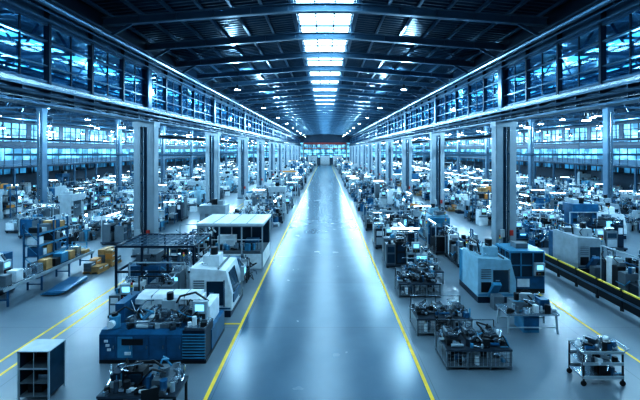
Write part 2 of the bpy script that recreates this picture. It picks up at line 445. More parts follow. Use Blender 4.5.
def M_lathe(c='lblue'):
    b=MB()
    b.bb(-1.5,-.7,-.4,.4,0,.75,c); b.bb(.8,1.4,-.35,.35,0,.7,c); b.bb(-.7,.8,-.3,.3,.25,.4,'grey')
    b.bb(-1.5,1.5,-.38,.38,.7,.85,'dsteel'); b.bb(-.7,1.4,-.25,-.15,.85,.93,'steel'); b.bb(-.7,1.4,.15,.25,.85,.93,'steel')
    b.bb(-1.5,-.75,-.38,.38,.85,1.4,c); b.cyl((-.75,0,1.15),(-.5,0,1.15),.2,'steel',14); b.cyl((-.5,0,1.15),(.6,0,1.15),.05,'steel',8)
    b.bb(.7,1.1,-.2,.2,.93,1.3,c); b.cyl((1.1,0,1.15),(1.25,0,1.15),.14,'steel',12)
    b.bb(-.1,.35,-.45,.35,.9,1.05,'grey'); b.bb(0,.25,-.3,0,1.05,1.2,'steel'); b.cyl((.1,-.45,.9),(.1,-.5,.9),.12,'steel',12)
    b.bb(-.3,1.3,.4,.44,.8,1.5,'white'); b.tube([(-1.1,.3,1.4),(-1.1,.3,1.8),(-.5,0,1.75)],.02,'dark'); b.cyl((-.5,0,1.75),(-.45,-.05,1.65),.07,'lamp',8)
    b.bb(-1.55,-1.5,-.3,.3,.2,1.2,'white'); ctrl(b,-1.1,-.45,1.0,False); rr=random.Random(3); parts(b,rr,-1.4,-.8,-.3,.3,1.4,7); parts(b,rr,-.6,.7,-.2,.2,.4,10); hoses(b,rr,-1.4,1.4,-.3,.4,.8,1.6,5)
    return b.mesh('lathe')
def M_mill(c='white'):
    b=MB()
    b.bb(-.45,.45,-.6,.6,0,.25,'navy'); b.bb(-.3,.3,.0,.6,.25,1.9,c); b.bb(-.22,.22,-.5,.0,.4,.95,c)
    b.bb(-.85,.85,-.62,-.1,.95,1.08,'steel'); b.bb(-.4,.4,-.65,.0,.88,.95,'grey')
    b.bb(-.22,.22,-.6,.6,1.75,2.1,c); b.cyl((0,-.4,1.75),(0,-.4,1.3),.12,'steel',10,.07); b.cyl((0,-.4,2.1),(0,-.4,2.5),.15,'blue',12)
    b.cyl((.85,-.35,1.0),(.95,-.35,1.0),.12,'steel',10); b.cyl((0,-.6,.6),(0,-.7,.6),.12,'steel',10)
    b.bb(-.3,.1,-.5,-.2,1.08,1.22,'dark'); b.beam((.3,.2,1.7),(.75,-.3,1.7),.05,.05,'grey'); ctrl(b,.78,-.4,1.3,False)
    b.bb(.3,.75,.25,.6,.2,1.5,'lgrey'); rr=random.Random(9); parts(b,rr,-.7,.7,-.55,-.2,1.08,9); hoses(b,rr,-.4,.5,-.3,.6,1.2,2.4,5)
    return b.mesh('mill')
def M_press(c='blue'):
    b=MB()
    b.bb(-.9,.9,-.6,.6,0,.7,c); b.bb(-.9,-.55,-.5,.5,.7,2.4,c); b.bb(.55,.9,-.5,.5,.7,2.4,c); b.bb(-.95,.95,-.6,.6,2.4,3.0,c)
    b.bb(-.5,.5,-.4,.4,1.7,2.0,'steel'); b.cyl((0,0,2.0),(0,0,2.4),.16,'steel',12); b.bb(-.5,.5,-.4,.4,.7,.85,'dsteel')
    b.cyl((0,0,3.0),(0,0,3.4),.22,'dark',12); b.bb(-.7,-.3,-.3,.3,3.0,3.3,'lgrey'); b.tube([(-.3,0,3.2),(.0,-.3,3.3),(.6,-.3,3.1),(.75,-.55,2.2)],.03,'dark')
    ctrl(b,1.15,-.4,1.1,False); b.box(1.15,-.3,0,.12,.12,1.1,'grey'); b.bb(-.5,.5,-.62,-.6,.15,.6,'lgrey')
    for z in (.9,1.3,1.7): b.bb(-.85,-.6,-.52,-.5,z,z+.25,'dark'); b.bb(.6,.85,-.52,-.5,z,z+.25,'lgrey')
    return b.mesh('press')
def M_mold():
    b=MB()
    b.bb(-2.2,2.2,-.55,.55,0,.8,'white'); b.bb(-2.1,2.1,-.57,-.55,.15,.65,'lblue')
    for j in range(8): b.bb(-2.0+j*.52,-1.97+j*.52,-.59,-.57,.15,.65,'dark')
    b.bb(-2.1,-1.7,-.5,.5,.8,1.8,'grey'); b.bb(-1.2,-.9,-.5,.5,.8,1.8,'grey'); b.bb(-.3,0,-.5,.5,.8,1.8,'grey')
    for yy in (-.38,.38):
        for z in (.98,1.6): b.cyl((-2,yy,z),(0,yy,z),.06,'steel',8)
    b.bb(-1.75,.05,-.58,-.53,.8,1.75,'glassd'); b.cyl((0,0,1.3),(1.3,0,1.3),.14,'steel',12)
    b.bb(.9,1.9,-.35,.35,1.05,1.6,'white'); b.cyl((.8,0,1.45),(.8,0,1.75),.08,'steel',8); b.cyl((.8,0,1.75),(.8,0,2.35),.1,'white',12,.36); b.cyl((.8,0,2.35),(.8,0,2.5),.36,'lblue',12)
    ctrl(b,.3,-.6,1.1,False); tower(b,-1.9,0,1.8); b.tube([(1.9,.2,1.5),(2.15,.2,1.5),(2.15,.2,.8)],.05,'dark'); hoses(b,random.Random(2),-2,1.9,-.4,.4,1.2,2.1,8)
    return b.mesh('mold')
def M_bench(seed,W=2.0,D=.8,back=True):
    rr=random.Random(seed); b=MB(); h=W/2; d=D/2
    b.bb(-h,h,-d,d,.82,.88,rr.choice(['lgrey','wood','steel']))
    for x in (-h+.05,h-.05):
        for y in (-d+.05,d-.05): b.box(x,y,0,.06,.06,.82,'blue')
    b.bb(-h+.05,h-.05,-d+.1,d-.1,.2,.24,'grey'); b.bb(h-.6,h-.08,-d+.04,d-.1,.3,.82,'lblue')
    for j in range(4): b.box(h-.34,-d+.03,.34+.12*j,.44,.02,.09,'white')
    parts(b,rr,-h+.15,h-.7,-d+.15,d-.2,.24,8); parts(b,rr,-h+.1,h-.1,-d+.1,d-.1,.88,22)
    if back:
        for x in (-h+.05,h-.05): b.box(x,d-.05,.88,.05,.05,1.1,'lgrey')
        b.bb(-h,h,d-.07,d-.04,1.1,1.6,'lgrey'); b.bb(-h,h,d-.3,d,1.7,1.73,'lgrey'); parts(b,rr,-h+.1,h-.1,d-.2,d-.1,1.73,9)
        b.bb(-h+.2,h-.2,-.1,0,1.95,2.0,'tube'); b.beam((-h+.05,d-.05,1.98),(-h+.2,-.05,1.98),.03,.03,'lgrey'); b.beam((h-.05,d-.05,1.98),(h-.2,-.05,1.98),.03,.03,'lgrey')
        for j in range(8): b.box(-h+.2+j*(W-.4)/8,d-.09,1.2,.04,.02,rr.uniform(.12,.32),rr.choice(['dark','orange','lblue','red']))
    b.box(-h+.3,-d+.15,.88,.16,.22,.2,'blue'); b.cyl((-h+.3,-d+.0,.98),(-h+.3,-d+.3,.98),.03,'steel',6)
    return b.mesh('bench')
def M_rack(seed,W=2.4,H=3.0):
    rr=random.Random(seed); b=MB(); h=W/2
    for x in (-h,0,h):
        for y in (-.4,.4): b.box(x,y,0,.07,.07,H,'blue')
        for z in (.3,1.1,1.9): b.beam((x,-.4,z),(x,.4,z+.7),.03,.03,'lblue')
    z=.25
    while z<H-.2:
        for y in (-.4,.4): b.bb(-h,h,y-.03,y+.03,z,z+.09,'lblue' if seed%2 else 'grey')
        b.bb(-h,h,-.38,.38,z+.09,z+.11,'grey')
        x=-h+.08
        while x<h-.4:
            w=rr.uniform(.2,.45)
            if rr.random()<.9: b.bb(x,x+w,-.32,rr.uniform(.1,.32),z+.11,z+.11+rr.uniform(.2,.5),rr.choice(['wood','wood','orange','lgrey','white','grey','dark','dark','blue']))
            x+=w+.04
        z+=.66
    return b.mesh('rack')
def M_conv(L=4.0,c='lgrey',crates=True):
    b=MB()
    for y in (-.35,.35): b.bb(-L/2,L/2,y-.04,y+.04,.72,.88,c)
    x=-L/2+.1
    while x<L/2: b.cyl((x,-.32,.83),(x,.32,.83),.05,'steel',8); x+=.17
    x=-L/2+.2
    while x<L/2+.01:
        for y in (-.35,.35): b.box(x,y,0,.07,.07,.72,'blue')
        b.beam((x,-.35,.3),(x,.35,.3),.05,.05,'blue'); x+=(L-.4)/3
    rr=random.Random(int(L*10))
    for j in range(int(L*1.6)): b.box(-L/2+.4+j*.62,rr.uniform(-.05,.05),.88,rr.uniform(.3,.55),.45,rr.uniform(.15,.55),rr.choice(['wood','wood','orange','lblue','steel','dark','white','grey']))
    parts(b,rr,-L/2+.2,L/2-.2,-.25,.25,.88,14)
    b.bb(-.3,.3,.4,.6,.3,.8,'grey'); b.cyl((-.3,.5,.5),(.2,.5,.5),.12,'dark',10)
    return b.mesh('conv')
def M_cab(n=3):
    b=MB(); W=n*.6
    b.bb(-W/2,W/2,-.3,.3,0,.1,'dark'); b.bb(-W/2,W/2,-.3,.3,.1,2.0,'lgrey')
    for j in range(n):
        x=-W/2+.6*j+.3; b.box(x,-.31,.15,.54,.02,1.8,'white'); b.box(x+.2,-.33,1.0,.03,.03,.16,'dark'); b.box(x-.05,-.33,1.55,.2,.02,.14,'screen' if j==0 else 'dark')
        for q in range(4): b.box(x,-.325,.3+q*.06,.35,.01,.025,'grey')
    b.bb(-W/2+.1,W/2-.1,-.1,.1,2.0,2.15,'steel'); b.tube([(0,0,2.1),(0,0,2.7),(.0,.25,2.8)],.06,'steel'); tower(b,W/2-.1,0,2.0)
    return b.mesh('cab')
def M_proc(seed,W=3.0,D=1.6,H=2.0,main=None):
    rr=random.Random(seed); b=MB(); h=W/2; d=D/2
    main=main or rr.choice(['white','lblue','blue','lgrey','white','white']); sec=rr.choice(['blue','grey','navy','grey'])
    b.bb(-h,h,-d,d,.1,.22,'dsteel')
    for x in (-h+.1,0,h-.1):
        for y in (-d+.1,d-.1): b.cyl((x,y,0),(x,y,.1),.07,'dark',8)
    for y0_,y1_ in ((-d,-.05),(.05,d)):
        x=-h
        while x<h-.2:
            w=min(rr.uniform(.35,.9),h-x); hh=rr.uniform(.35,H*(.8 if y0_<0 else 1)); y0=y0_+rr.uniform(0,.15); y1=y1_-rr.uniform(0,.15); m=rr.choice([main,main,sec,'grey','dsteel','dark'])
            b.bb(x+.02,x+w-.02,y0,y1,.22,.22+hh,m)
            b.bb(x+.08,x+w-.08,y0-.02,y0,.3,.22+hh*.5,rr.choice([sec,'glassd','lgrey',main]))
            b.bb(x+.1,x+w-.1,y0-.025,y0,.22+hh*.6,.22+hh*.88,rr.choice(['glassd','dark','white','screen','grey','glassd']))
            z=.22+hh; xm=x+w/2; ym=(y0+y1)/2; t=rr.randint(0,4)
            if t==0: b.cyl((xm,ym,z),(xm,ym,z+rr.uniform(.2,.5)),.14,rr.choice(['dark','steel',sec]),12)
            elif t==1: b.bb(x+.1,x+w-.1,ym-.15,ym+.15,z,z+rr.uniform(.15,.4),rr.choice([sec,'lgrey','steel']))
            elif t==2: b.cyl((x+.08,ym,z+.13),(x+w-.08,ym,z+.13),.11,'steel',10); b.box(xm,ym,z,.1,.2,.1,'dark')
            elif t==3: parts(b,rr,x+.1,x+w-.1,y0+.1,y1-.1,z,6)
            else: b.box(xm,ym,z,.1,.1,.4,'steel'); b.beam((xm,ym,z+.4),(xm+.2,ym-.2,z+.3),.08,.08,main)
            x+=w
    for j in range(4):
        xa=rr.uniform(-h+.2,h-.2); xb=rr.uniform(-h+.2,h-.2); z=rr.uniform(H*.7,H+.4); yy=rr.uniform(-d+.2,d-.2)
        b.tube([(xa,yy,.8),(xa,yy,z),(xb,yy,z),(xb,yy,.8)],rr.uniform(.02,.05),rr.choice(['steel','dark','lgrey','blue']))
    hoses(b,rr,-h+.1,h-.1,-d,d,.5,H+.2,9)
    ctrl(b,rr.uniform(-h+.4,h-.4),-d-.12,.95,False)
    for x in (-h+.05,h-.05): b.box(x,d-.05,.2,.06,.06,H+.2,'lgrey')
    b.beam((-h+.05,d-.05,H+.4),(h-.05,d-.05,H+.4),.06,.06,'lgrey'); tower(b,h-.1,d-.05,H+.4)
    if seed%2: b.bb(-h*.6,h*.6,d-.2,d-.1,H+.36,H+.4,'tube')
    return b.mesh('proc')
def M_gantry(W=4.5,H=4.0):
    b=MB()
    for x in (-W/2,W/2):
        for y in (-1,1): b.box(x,y,0,.12,.12,H,'lgrey')
        b.beam((x,-1,H),(x,1,H),.12,.16,'lgrey'); b.beam((x,-1,H-.9),(x,-.3,H),.06,.06,'lgrey')
    for y in (-1,1): b.beam((-W/2,y,H),(W/2,y,H),.12,.18,'grey')
    b.beam((-.4,-1,H+.05),(-.4,1,H+.05),.14,.2,'orange'); b.box(-.4,0,H-.4,.3,.3,.35,'blue'); b.cyl((-.4,0,H-.4),(-.4,0,H-1.6),.015,'dark',5)
    for y in (-1,1): b.bb(-W/2+.4,W/2-.4,y-.06,y+.06,H-.2,H-.14,'tube')
    b.box(.6,0,0,1.6,1.0,.75,'grey'); b.box(.6,0,.75,1.2,.8,.6,'white'); b.box(.6,-.41,.9,.6,.02,.3,'glassd'); parts(b,random.Random(4),0,1.2,-.3,.3,1.35,9)
    b.box(-1.2,0,0,1.0,.9,.9,'blue'); parts(b,random.Random(5),-1.6,-.8,-.3,.3,.9,12); hoses(b,random.Random(5),-1.8,1.8,-.6,.6,.6,2.6,8)
    return b.mesh('gantry')
def M_jib():
    b=MB(); b.cyl((0,0,0),(0,0,.08),.35,'dsteel',12); b.cyl((0,0,.08),(0,0,3.8),.12,'lblue',10); b.beam((0,0,3.7),(2.4,0,3.7),.1,.2,'lgrey'); b.beam((0,0,3.0),(.8,0,3.6),.06,.06,'lblue')
    b.box(1.6,0,3.3,.25,.2,.3,'dark'); b.cyl((1.6,0,3.3),(1.6,0,1.6),.015,'dark',5); b.box(1.6,0,1.45,.12,.06,.18,'orange'); b.box(.9,.1,0,1.2,.8,.5,'wood'); b.box(.9,.1,.5,.9,.6,.4,'lgrey')
    return b.mesh('jib')
def M_robot():
    b=MB(); b.cyl((0,0,0),(0,0,.5),.35,'dark',14,.28); b.cyl((0,0,.5),(0,0,.85),.3,'orange',14,.24)
    b.beam((0,.05,.8),(.25,.05,1.75),.22,.28,'orange'); b.cyl((.25,-.2,1.75),(.25,.25,1.75),.19,'dark',12); b.beam((.1,0,1.8),(1.1,0,1.95),.2,.2,'orange'); b.cyl((1.1,0,1.95),(1.25,0,1.6),.09,'steel',10); b.box(1.27,0,1.4,.2,.2,.2,'dark')
    b.tube([(-.1,.2,.8),(-.25,.2,1.5),(.1,.2,2.1),(.7,.1,2.1)],.03,'dark')
    for x in (-.8,1.6):
        for y in (-.8,.8): b.box(x,y,0,.06,.06,1.6,'dark')
    for z in (.2,.9,1.55): b.beam((-.8,.8,z),(1.6,.8,z),.03,.04,'dark')
    for j in range(12): b.box(-.7+.2*j,.8,.2,.01,.01,1.35,'dark')
    b.box(1.2,-.2,0,.6,.8,.8,'blue'); b.box(1.2,-.2,.8,.5,.6,.15,'steel')
    return b.mesh('robot')
def M_pallet(seed):
    rr=random.Random(seed); b=MB()
    for q in range(2):
        ox=q*1.35-.65
        for y in (-.4,0,.4): b.box(ox,y,0,1.1,.1,.1,'wood')
        for j in range(6): b.box(ox-.48+.19*j,0,.1,.13,.9,.03,'wood')
        if seed%2:
            for xx in (-.27,.27):
                for yy in (-.22,.22):
                    z=.13
                    for l in range(rr.randint(1,3)):
                        hh=rr.uniform(.2,.35); b.box(ox+xx,yy,z,.48,.4,hh-.02,rr.choice(['wood','wood','orange','grey','wood'])); b.box(ox+xx,yy-.205,z+hh*.4,.3,.01,.06,'white'); z+=hh
        else:
            b.bb(ox-.5,ox+.5,-.4,.4,.13,.18,'dsteel'); parts(b,rr,ox-.4,ox+.4,-.3,.3,.18,20)
            for x in (-.5,.5):
                for y in (-.4,.4): b.box(ox+x,y,.13,.05,.05,.6,'lblue')
            for z in (.4,.7):
                for y in (-.4,.4): b.beam((ox-.5,y,z),(ox+.5,y,z),.03,.04,'lblue')
    return b.mesh('pallet')
def M_clutter(seed,W=2.4,D=1.3):
    rr=random.Random(seed); b=MB(); h=W/2;d=D/2
    parts(b,rr,-h+.2,h-.2,-d+.2,d-.2,0,22,2.4)
    for j in range(3):
        x=rr.uniform(-h+.35,h-.35);y=rr.uniform(-d+.3,d-.3);H=rr.uniform(.7,1.5);m=rr.choice(['dark','lgrey','blue','grey'])
        for sx in (-.3,.3):
            for sy in (-.25,.25): b.box(x+sx,y+sy,0,.04,.04,H,m)
        for z in (H*.45,H): b.box(x,y,z,.64,.54,.03,m); parts(b,rr,x-.22,x+.22,y-.18,y+.18,z+.03,6)
    x=rr.uniform(-h+.3,h-.3); b.cyl((x,0,0),(x,0,.85),.27,rr.choice(['blue','lblue','orange']),14); b.cyl((x,0,.85),(x,0,.88),.28,'steel',14)
    hoses(b,rr,-h,h,-d,d,.02,1.3,10)
    return b.mesh('clutter')
def M_test(seed,W=2.0,D=1.2):
    rr=random.Random(seed); b=MB(); h=W/2; d=D/2
    for x in (-h+.04,-h/3,h/3,h-.04):
        for y in (-d+.04,d-.04): b.box(x,y,0,.05,.05,.62,'grey')
    b.bb(-h,h,-d,d,.6,.66,'dsteel'); b.bb(-h,h,-d,d,.1,.13,'grey')
    n=int(W/.13)
    for j in range(n+1):
        xa=-h+j*W/n; b.beam((xa,-d+.02,.12),(xa,-d+.02,.6),.012,.012,'lgrey')
    for j in range(9):
        ya=-d+j*D/8; b.beam((-h,ya,.12),(-h,ya,.6),.012,.012,'lgrey'); b.beam((h,ya,.12),(h,ya,.6),.012,.012,'lgrey')
    for z in (.25,.37,.49): b.beam((-h,-d+.02,z),(h,-d+.02,z),.012,.012,'steel')
    parts(b,rr,-h+.1,h-.1,-d+.1,d-.1,.13,20)
    for q in range(3):
        ox=-h+.35+q*(W-.7)/2+rr.uniform(-.05,.05); oy=rr.uniform(-.1,.15); hh=rr.uniform(.1,.2)
        b.box(ox,oy,.66,.44,.6,hh,'dark'); b.box(ox+.03,oy,.66+hh,.28,.42,.08,'dsteel'); b.box(ox-.15,oy+.1,.66+hh,.1,.3,.14,'grey')
        for j in range(4): b.cyl((ox-.14,oy-.2+.13*j,.76+hh),(ox+.12,oy-.2+.13*j,.80+hh),.03,'steel',8)
        hoses(b,rr,ox-.3,ox+.3,-d+.1,d-.1,.7,1.0,5); b.cyl((ox,oy-.31,.78),(ox,oy-.35,.78),.07,'steel',12); b.cyl((ox+.12,oy-.31,.74),(ox+.12,oy-.36,.74),.05,'lgrey',10)
    parts(b,rr,-h+.1,h-.1,-d+.1,d-.1,.66,30)
    for x in (-h+.05,0,h-.05): b.box(x,d-.05,.66,.03,.03,.4,'dark')
    b.beam((-h+.05,d-.05,1.06),(h-.05,d-.05,1.06),.03,.03,'steel')
    return b.mesh('test')
def M_cart():
    b=MB()
    for z in (.22,.62,.95):
        b.bb(-.6,.6,-.35,.35,z,z+.03,'steel')
        for y in (-.35,.35): b.bb(-.6,.6,y-.01,y+.01,z,z+.09,'lgrey')
    for x in (-.58,.58):
        for y in (-.33,.33):
            b.box(x,y,.15,.04,.04,.85,'dark'); b.cyl((x,y-.02,.08),(x,y+.02,.08),.08,'rubber',12)
    b.tube([(.6,-.3,.95),(.78,-.3,1.08),(.78,.3,1.08),(.6,.3,.95)],.018,'steel')
    parts(b,random.Random(3),-.5,.5,-.28,.28,.98,24); parts(b,random.Random(8),-.5,.5,-.28,.28,.65,16); parts(b,random.Random(9),-.5,.5,-.28,.28,.25,12)
    return b.mesh('cart')
def M_booth(W=3.9,D=3.2,H=2.75):
    b=MB(); h=W/2; d=D/2
    b.bb(-h,h,-d,d,H-.14,H,'white'); b.bb(-h+.06,h-.06,-d+.06,d-.06,H-.22,H-.14,'lgrey')
    for x in (-h*.5,0,h*.5): b.bb(x-.02,x+.02,-d,d,H,H+.02,'grey')
    for x in (-h+.1,-h/3,h/3,h-.1):
        for y in (-d+.1,d-.1): b.box(x,y,0,.08,.08,H-.2,'lgrey')
    b.bb(-h+.1,h-.1,d-.13,d-.09,.9,H-.3,'glassd'); b.bb(-h+.1,h-.1,-d+.08,-d+.12,.1,.95,'white'); b.bb(-h+.1,h-.1,d-.12,d-.08,.1,.9,'lgrey')
    for x in (-h+.1,h-.1): b.bb(x-.02,x+.02,-d+.1,d-.1,.1,.95,'white')
    for x in (-h+.1,-h/3,h/3,h-.1): b.box(x,-d+.1,.95,.04,.04,H-1.2,'white')
    b.bb(-h+.1,h-.1,-d+.08,-d+.12,1.75,1.8,'white')
    b.bb(-h+.4,h-.4,-.5,.3,.1,.85,'grey'); parts(b,random.Random(31),-h+.5,h-.5,-.4,.2,.85,30,1.4)
    b.box(-.7,.5,.1,1.1,.6,1.5,'white'); b.box(.9,.5,.1,.8,.6,1.3,'blue')
    for x in (-1,1): b.bb(x-.3,x+.3,-.1,-.04,H-.28,H-.22,'tube')
    return b.mesh('booth')
def M_cage(W=3.7,D=2.6,H=2.4):
    b=MB(); h=W/2; d=D/2
    for x in (-h,-h/3,h/3,h):
        for y in (-d,d): b.box(x,y,0,.09,.09,H,'navy')
    for z in (.1,1.2,H):
        for y in (-d,d): b.beam((-h,y,z),(h,y,z),.08,.1,'navy')
        for x in (-h,h): b.beam((x,-d,z),(x,d,z),.08,.1,'navy')
    for j in range(1,12): x=-h+W*j/12; b.beam((x,-d,H),(x,d,H),.04,.05,'beam')
    for j in range(1,8): y=-d+D*j/8; b.beam((-h,y,H+.04),(h,y,H+.04),.03,.03,'beam')
    b.box(-.8,0,0,1.5,1.6,1.3,'blue'); b.box(-.8,0,1.3,1.0,1.0,.5,'grey'); b.box(.9,.1,0,1.3,1.4,.9,'white'); b.cyl((.9,.1,.9),(.9,.1,1.7),.35,'steel',16); b.cyl((.9,.1,1.7),(.9,.1,1.95),.2,'dark',12)
    b.tube([(-.8,-.3,1.8),(-.8,-.3,2.1),(.9,-.3,2.1),(.9,.0,1.9)],.06,'steel'); parts(b,random.Random(12),-1.4,-.2,-.7,.7,1.3,20); hoses(b,random.Random(12),-1.6,1.6,-1,1,.3,2.2,14); parts(b,random.Random(13),-1.6,1.6,-1.1,-.8,0,14,2)
    for j in range(26): x=-h+.1+j*(W-.2)/26; b.beam((x,-d,.1),(x,-d,1.2),.012,.012,'beam')
    ctrl(b,1.35,-d-.12,.9,False)
    return b.mesh('cage')
def M_gmill():
    b=MB()
    b.bb(-1.75,1.75,-1.2,1.1,0,.12,'dark')
    b.prism([(-1.2,.12),(-1.2,.95),(-1.05,1.05),(-.55,1.05),(-.55,.12)],-1.75,1.0,'blue')
    for j in range(5): b.bb(-1.68+j*.54,-1.20+j*.54,-1.225,-1.2,.2,.88,'lblue' if j==1 else 'blue')
    for j in range(5): b.box(-1.26+j*.54,-1.24,.5,.03,.03,.12,'steel')
    b.bb(-1.0,-.3,-1.24,-1.2,.62,.82,'dark'); b.bb(-.9,-.7,-1.25,-1.2,.3,.4,'white')
    b.bb(1.0,1.72,-1.25,-.3,.12,1.1,'navy')
    for j in range(9): b.bb(1.0,1.75,-1.28,-1.25,.2+j*.095,.24+j*.095,'lblue')
    b.bb(1.05,1.7,-1.2,-.4,1.1,1.18,'steel')
    b.bb(-1.75,1.75,-.55,1.1,.12,.8,'blue'); b.bb(-1.6,1.5,-.5,.9,.8,.88,'dsteel')
    for y in (-.35,.75): b.bb(-1.6,1.5,y-.05,y+.05,.88,.96,'steel')
    b.bb(-.9,.5,-.45,.85,.96,1.06,'steel')
    for j in range(6): b.bb(-.85+j*.23,-.80+j*.23,-.45,.85,1.06,1.07,'dark')
    rr=random.Random(77); parts(b,rr,-.8,.4,-.4,.1,1.07,26)
    b.bb(-1.72,-1.4,-.3,.9,.8,1.6,'blue'); b.bb(1.25,1.6,-.3,.9,.8,1.5,'white')
    b.bb(-1.3,1.1,.25,.95,1.35,1.55,'white'); b.prism([(.2,1.55),(.95,1.55),(.95,1.66),(.4,1.66)],-1.25,1.0,'white')
    for x in (-.7,-.1,.5): b.bb(x-.01,x+.01,.24,.96,1.36,1.67,'grey')
    b.bb(-.2,.3,-.05,.25,1.15,1.6,'lgrey'); b.cyl((.05,.1,1.15),(.05,.1,.98),.07,'steel',10); b.cyl((.05,.1,1.6),(.05,.1,1.85),.12,'dark',12)
    b.cyl((-1.4,-.9,1.05),(-1.4,-.9,1.45),.17,'lblue',14); b.cyl((-1.4,-.9,1.45),(-1.4,-.9,1.55),.1,'dark',12); b.cyl((-1.4,-1.05,1.25),(-1.4,-1.18,1.25),.12,'white',14)
    b.tube([(-1.4,-.9,1.5),(-1.1,-.8,1.7),(-.8,-.6,1.4),(-.6,-.5,1.0)],.03,'dark'); b.tube([(-1.0,-.9,1.05),(-1.0,-.9,1.2),(.8,-.9,1.2),(.8,-.9,1.05)],.03,'steel')
    b.tube([(.4,-.2,1.6),(.6,-.4,1.9),(1.1,-.3,2.0),(1.4,.2,1.5)],.035,'dark'); hoses(b,rr,-1.6,1.4,-1.0,.1,.95,1.6,16)
    b.box(.2,-.85,1.05,.5,.25,.14,'grey'); b.box(-.5,-.85,1.05,.35,.2,.1,'white'); parts(b,rr,-.95,.9,-1.0,-.6,1.05,24)
    parts(b,rr,1.1,1.65,-1.1,-.5,1.18,8); ctrl(b,1.35,-.55,1.18,False); tower(b,-1.55,.5,1.6)
    for j in range(3): b.box(-1.5+.05*j,-1.25,.72-.14*j,.12,.03,.08,'white')
    for x in (-1.6,-.6,.5,1.5): b.cyl((x,-1.1,0),(x,-1.1,.12),.08,'steel',8)
    return b.mesh('gmill')
def M_shelfcab():
    b=MB(); h=.42; d=.32; H=1.35
    for x in (-h,h):
        for y in (-d,d): b.box(x,y,0,.045,.045,H,'lgrey')
    for z in (.08,.45,.85): b.bb(-h,h,-d,d,z,z+.025,'grey')
    b.bb(-h-.03,h+.03,-d-.03,d+.03,H,H+.03,'lgrey'); b.bb(-h,h,d-.01,d+.01,.1,H,'navy')
    for x in (-h,h): b.bb(x-.01,x+.01,-d,d,.1,H,'glassd')
    b.box(-.1,0,.105,.4,.3,.2,'dark'); b.box(.15,0,.475,.3,.3,.15,'steel'); b.box(0,-d,.85,.85,.02,.05,'lgrey'); b.bb(-.01,.01,-d-.01,-d+.01,.1,H,'lgrey')
    return b.mesh('shelfcab')
def M_chair():
    b=MB()
    for j in range(5):
        t=j*2*math.pi/5; b.beam((0,0,.1),(.28*math.cos(t),.28*math.sin(t),.07),.04,.03,'dark'); b.cyl((.28*math.cos(t),.28*math.sin(t)-.02,.035),(.28*math.cos(t),.28*math.sin(t)+.02,.035),.035,'rubber',8)
    b.cyl((0,0,.1),(0,0,.46),.03,'steel',8); b.bb(-.23,.23,-.22,.22,.46,.53,'dark'); b.beam((0,.2,.5),(0,.27,.75),.05,.03,'dark'); b.prism([(.22,.7),(.27,.68),(.32,1.1),(.27,1.12)],-.2,.2,'dark')
    return b.mesh('chair')
def M_desk():
    b=MB()
    b.bb(-1.0,1.0,-.45,.45,.74,.8,'dsteel')
    for x in (-.95,.95):
        for y in (-.4,.4): b.box(x,y,0,.06,.06,.74,'dark')
    b.bb(-.95,-.35,-.4,.4,.1,.74,'navy'); b.box(-.3,.2,.8,.5,.35,.35,'dark'); b.box(-.3,.0,.85,.42,.02,.25,'glassd'); b.box(.5,.1,.8,.5,.5,.22,'grey'); b.cyl((.5,.1,1.02),(.5,.1,1.25),.12,'grey',12)
    b.tube([(.5,.1,1.2),(.2,.1,1.4),(-.3,.2,1.3),(-.3,.2,1.15)],.03,'dark'); parts(b,random.Random(41),-.85,.9,-.4,.3,.8,34); b.box(-.75,.1,.8,.25,.3,.35,'navy'); hoses(b,random.Random(1),-.9,.9,-.4,.4,.8,1.35,12)
    return b.mesh('desk')
def M_encl():
    b=MB()
    b.bb(-.85,.85,-.8,.8,0,.2,'dark'); b.bb(-.85,.85,-.8,.8,.2,.8,'blue'); b.bb(-.8,.8,-.75,.75,.8,1.95,'glassd'); b.bb(-.85,.85,-.8,.8,1.95,2.05,'lblue')
    for x in (-.83,-.3,.3,.83):
        for y in (-.78,.78): b.box(x,y,.8,.06,.06,1.15,'lblue')
    for y in (-.3,.3):
        for x in (-.83,.83): b.box(x,y,.8,.05,.05,1.15,'lblue')
    for y in (-.78,.78): b.beam((-.83,y,1.35),(.83,y,1.35),.04,.05,'lblue')
    b.bb(-.3,.3,-.3,.3,2.05,2.3,'grey'); ctrl(b,.5,-.95,.9,False); tower(b,-.7,.6,2.05); b.bb(-.5,.1,-.83,-.8,.3,.7,'white')
    return b.mesh('encl')
def M_topmach():
    b=MB()
    b.bb(-1.0,1.0,-.5,.5,.7,.78,'steel')
    for x in (-.9,.9):
        for y in (-.42,.42): b.beam((x,y,.7),(x*1.05,y*1.1,0),.06,.06,'lgrey')
    b.bb(-.3,.3,-.35,.35,0,.7,'lblue'); b.bb(-.28,.28,-.37,-.35,.1,.6,'blue')
    for y in (-.45,.45): b.beam((-.92,y,.25),(.92,y,.25),.04,.04,'lgrey')
    b.box(-.4,0,.78,.5,.5,.35,'grey'); b.cyl((-.15,0,.98),(.5,0,.98),.1,'steel',12); b.box(.6,0,.78,.35,.45,.42,'blue'); b.cyl((-.4,0,1.13),(-.4,0,1.4),.1,'dark',10); b.box(.1,.3,.78,.5,.15,.5,'lgrey')
    rr=random.Random(21); parts(b,rr,-.9,.9,-.42,-.2,.78,20); b.tube([(-.4,0,1.35),(0,.1,1.5),(.6,.1,1.2)],.025,'dark'); hoses(b,rr,-.8,.8,-.4,.3,.8,1.4,8)
    return b.mesh('topmach')

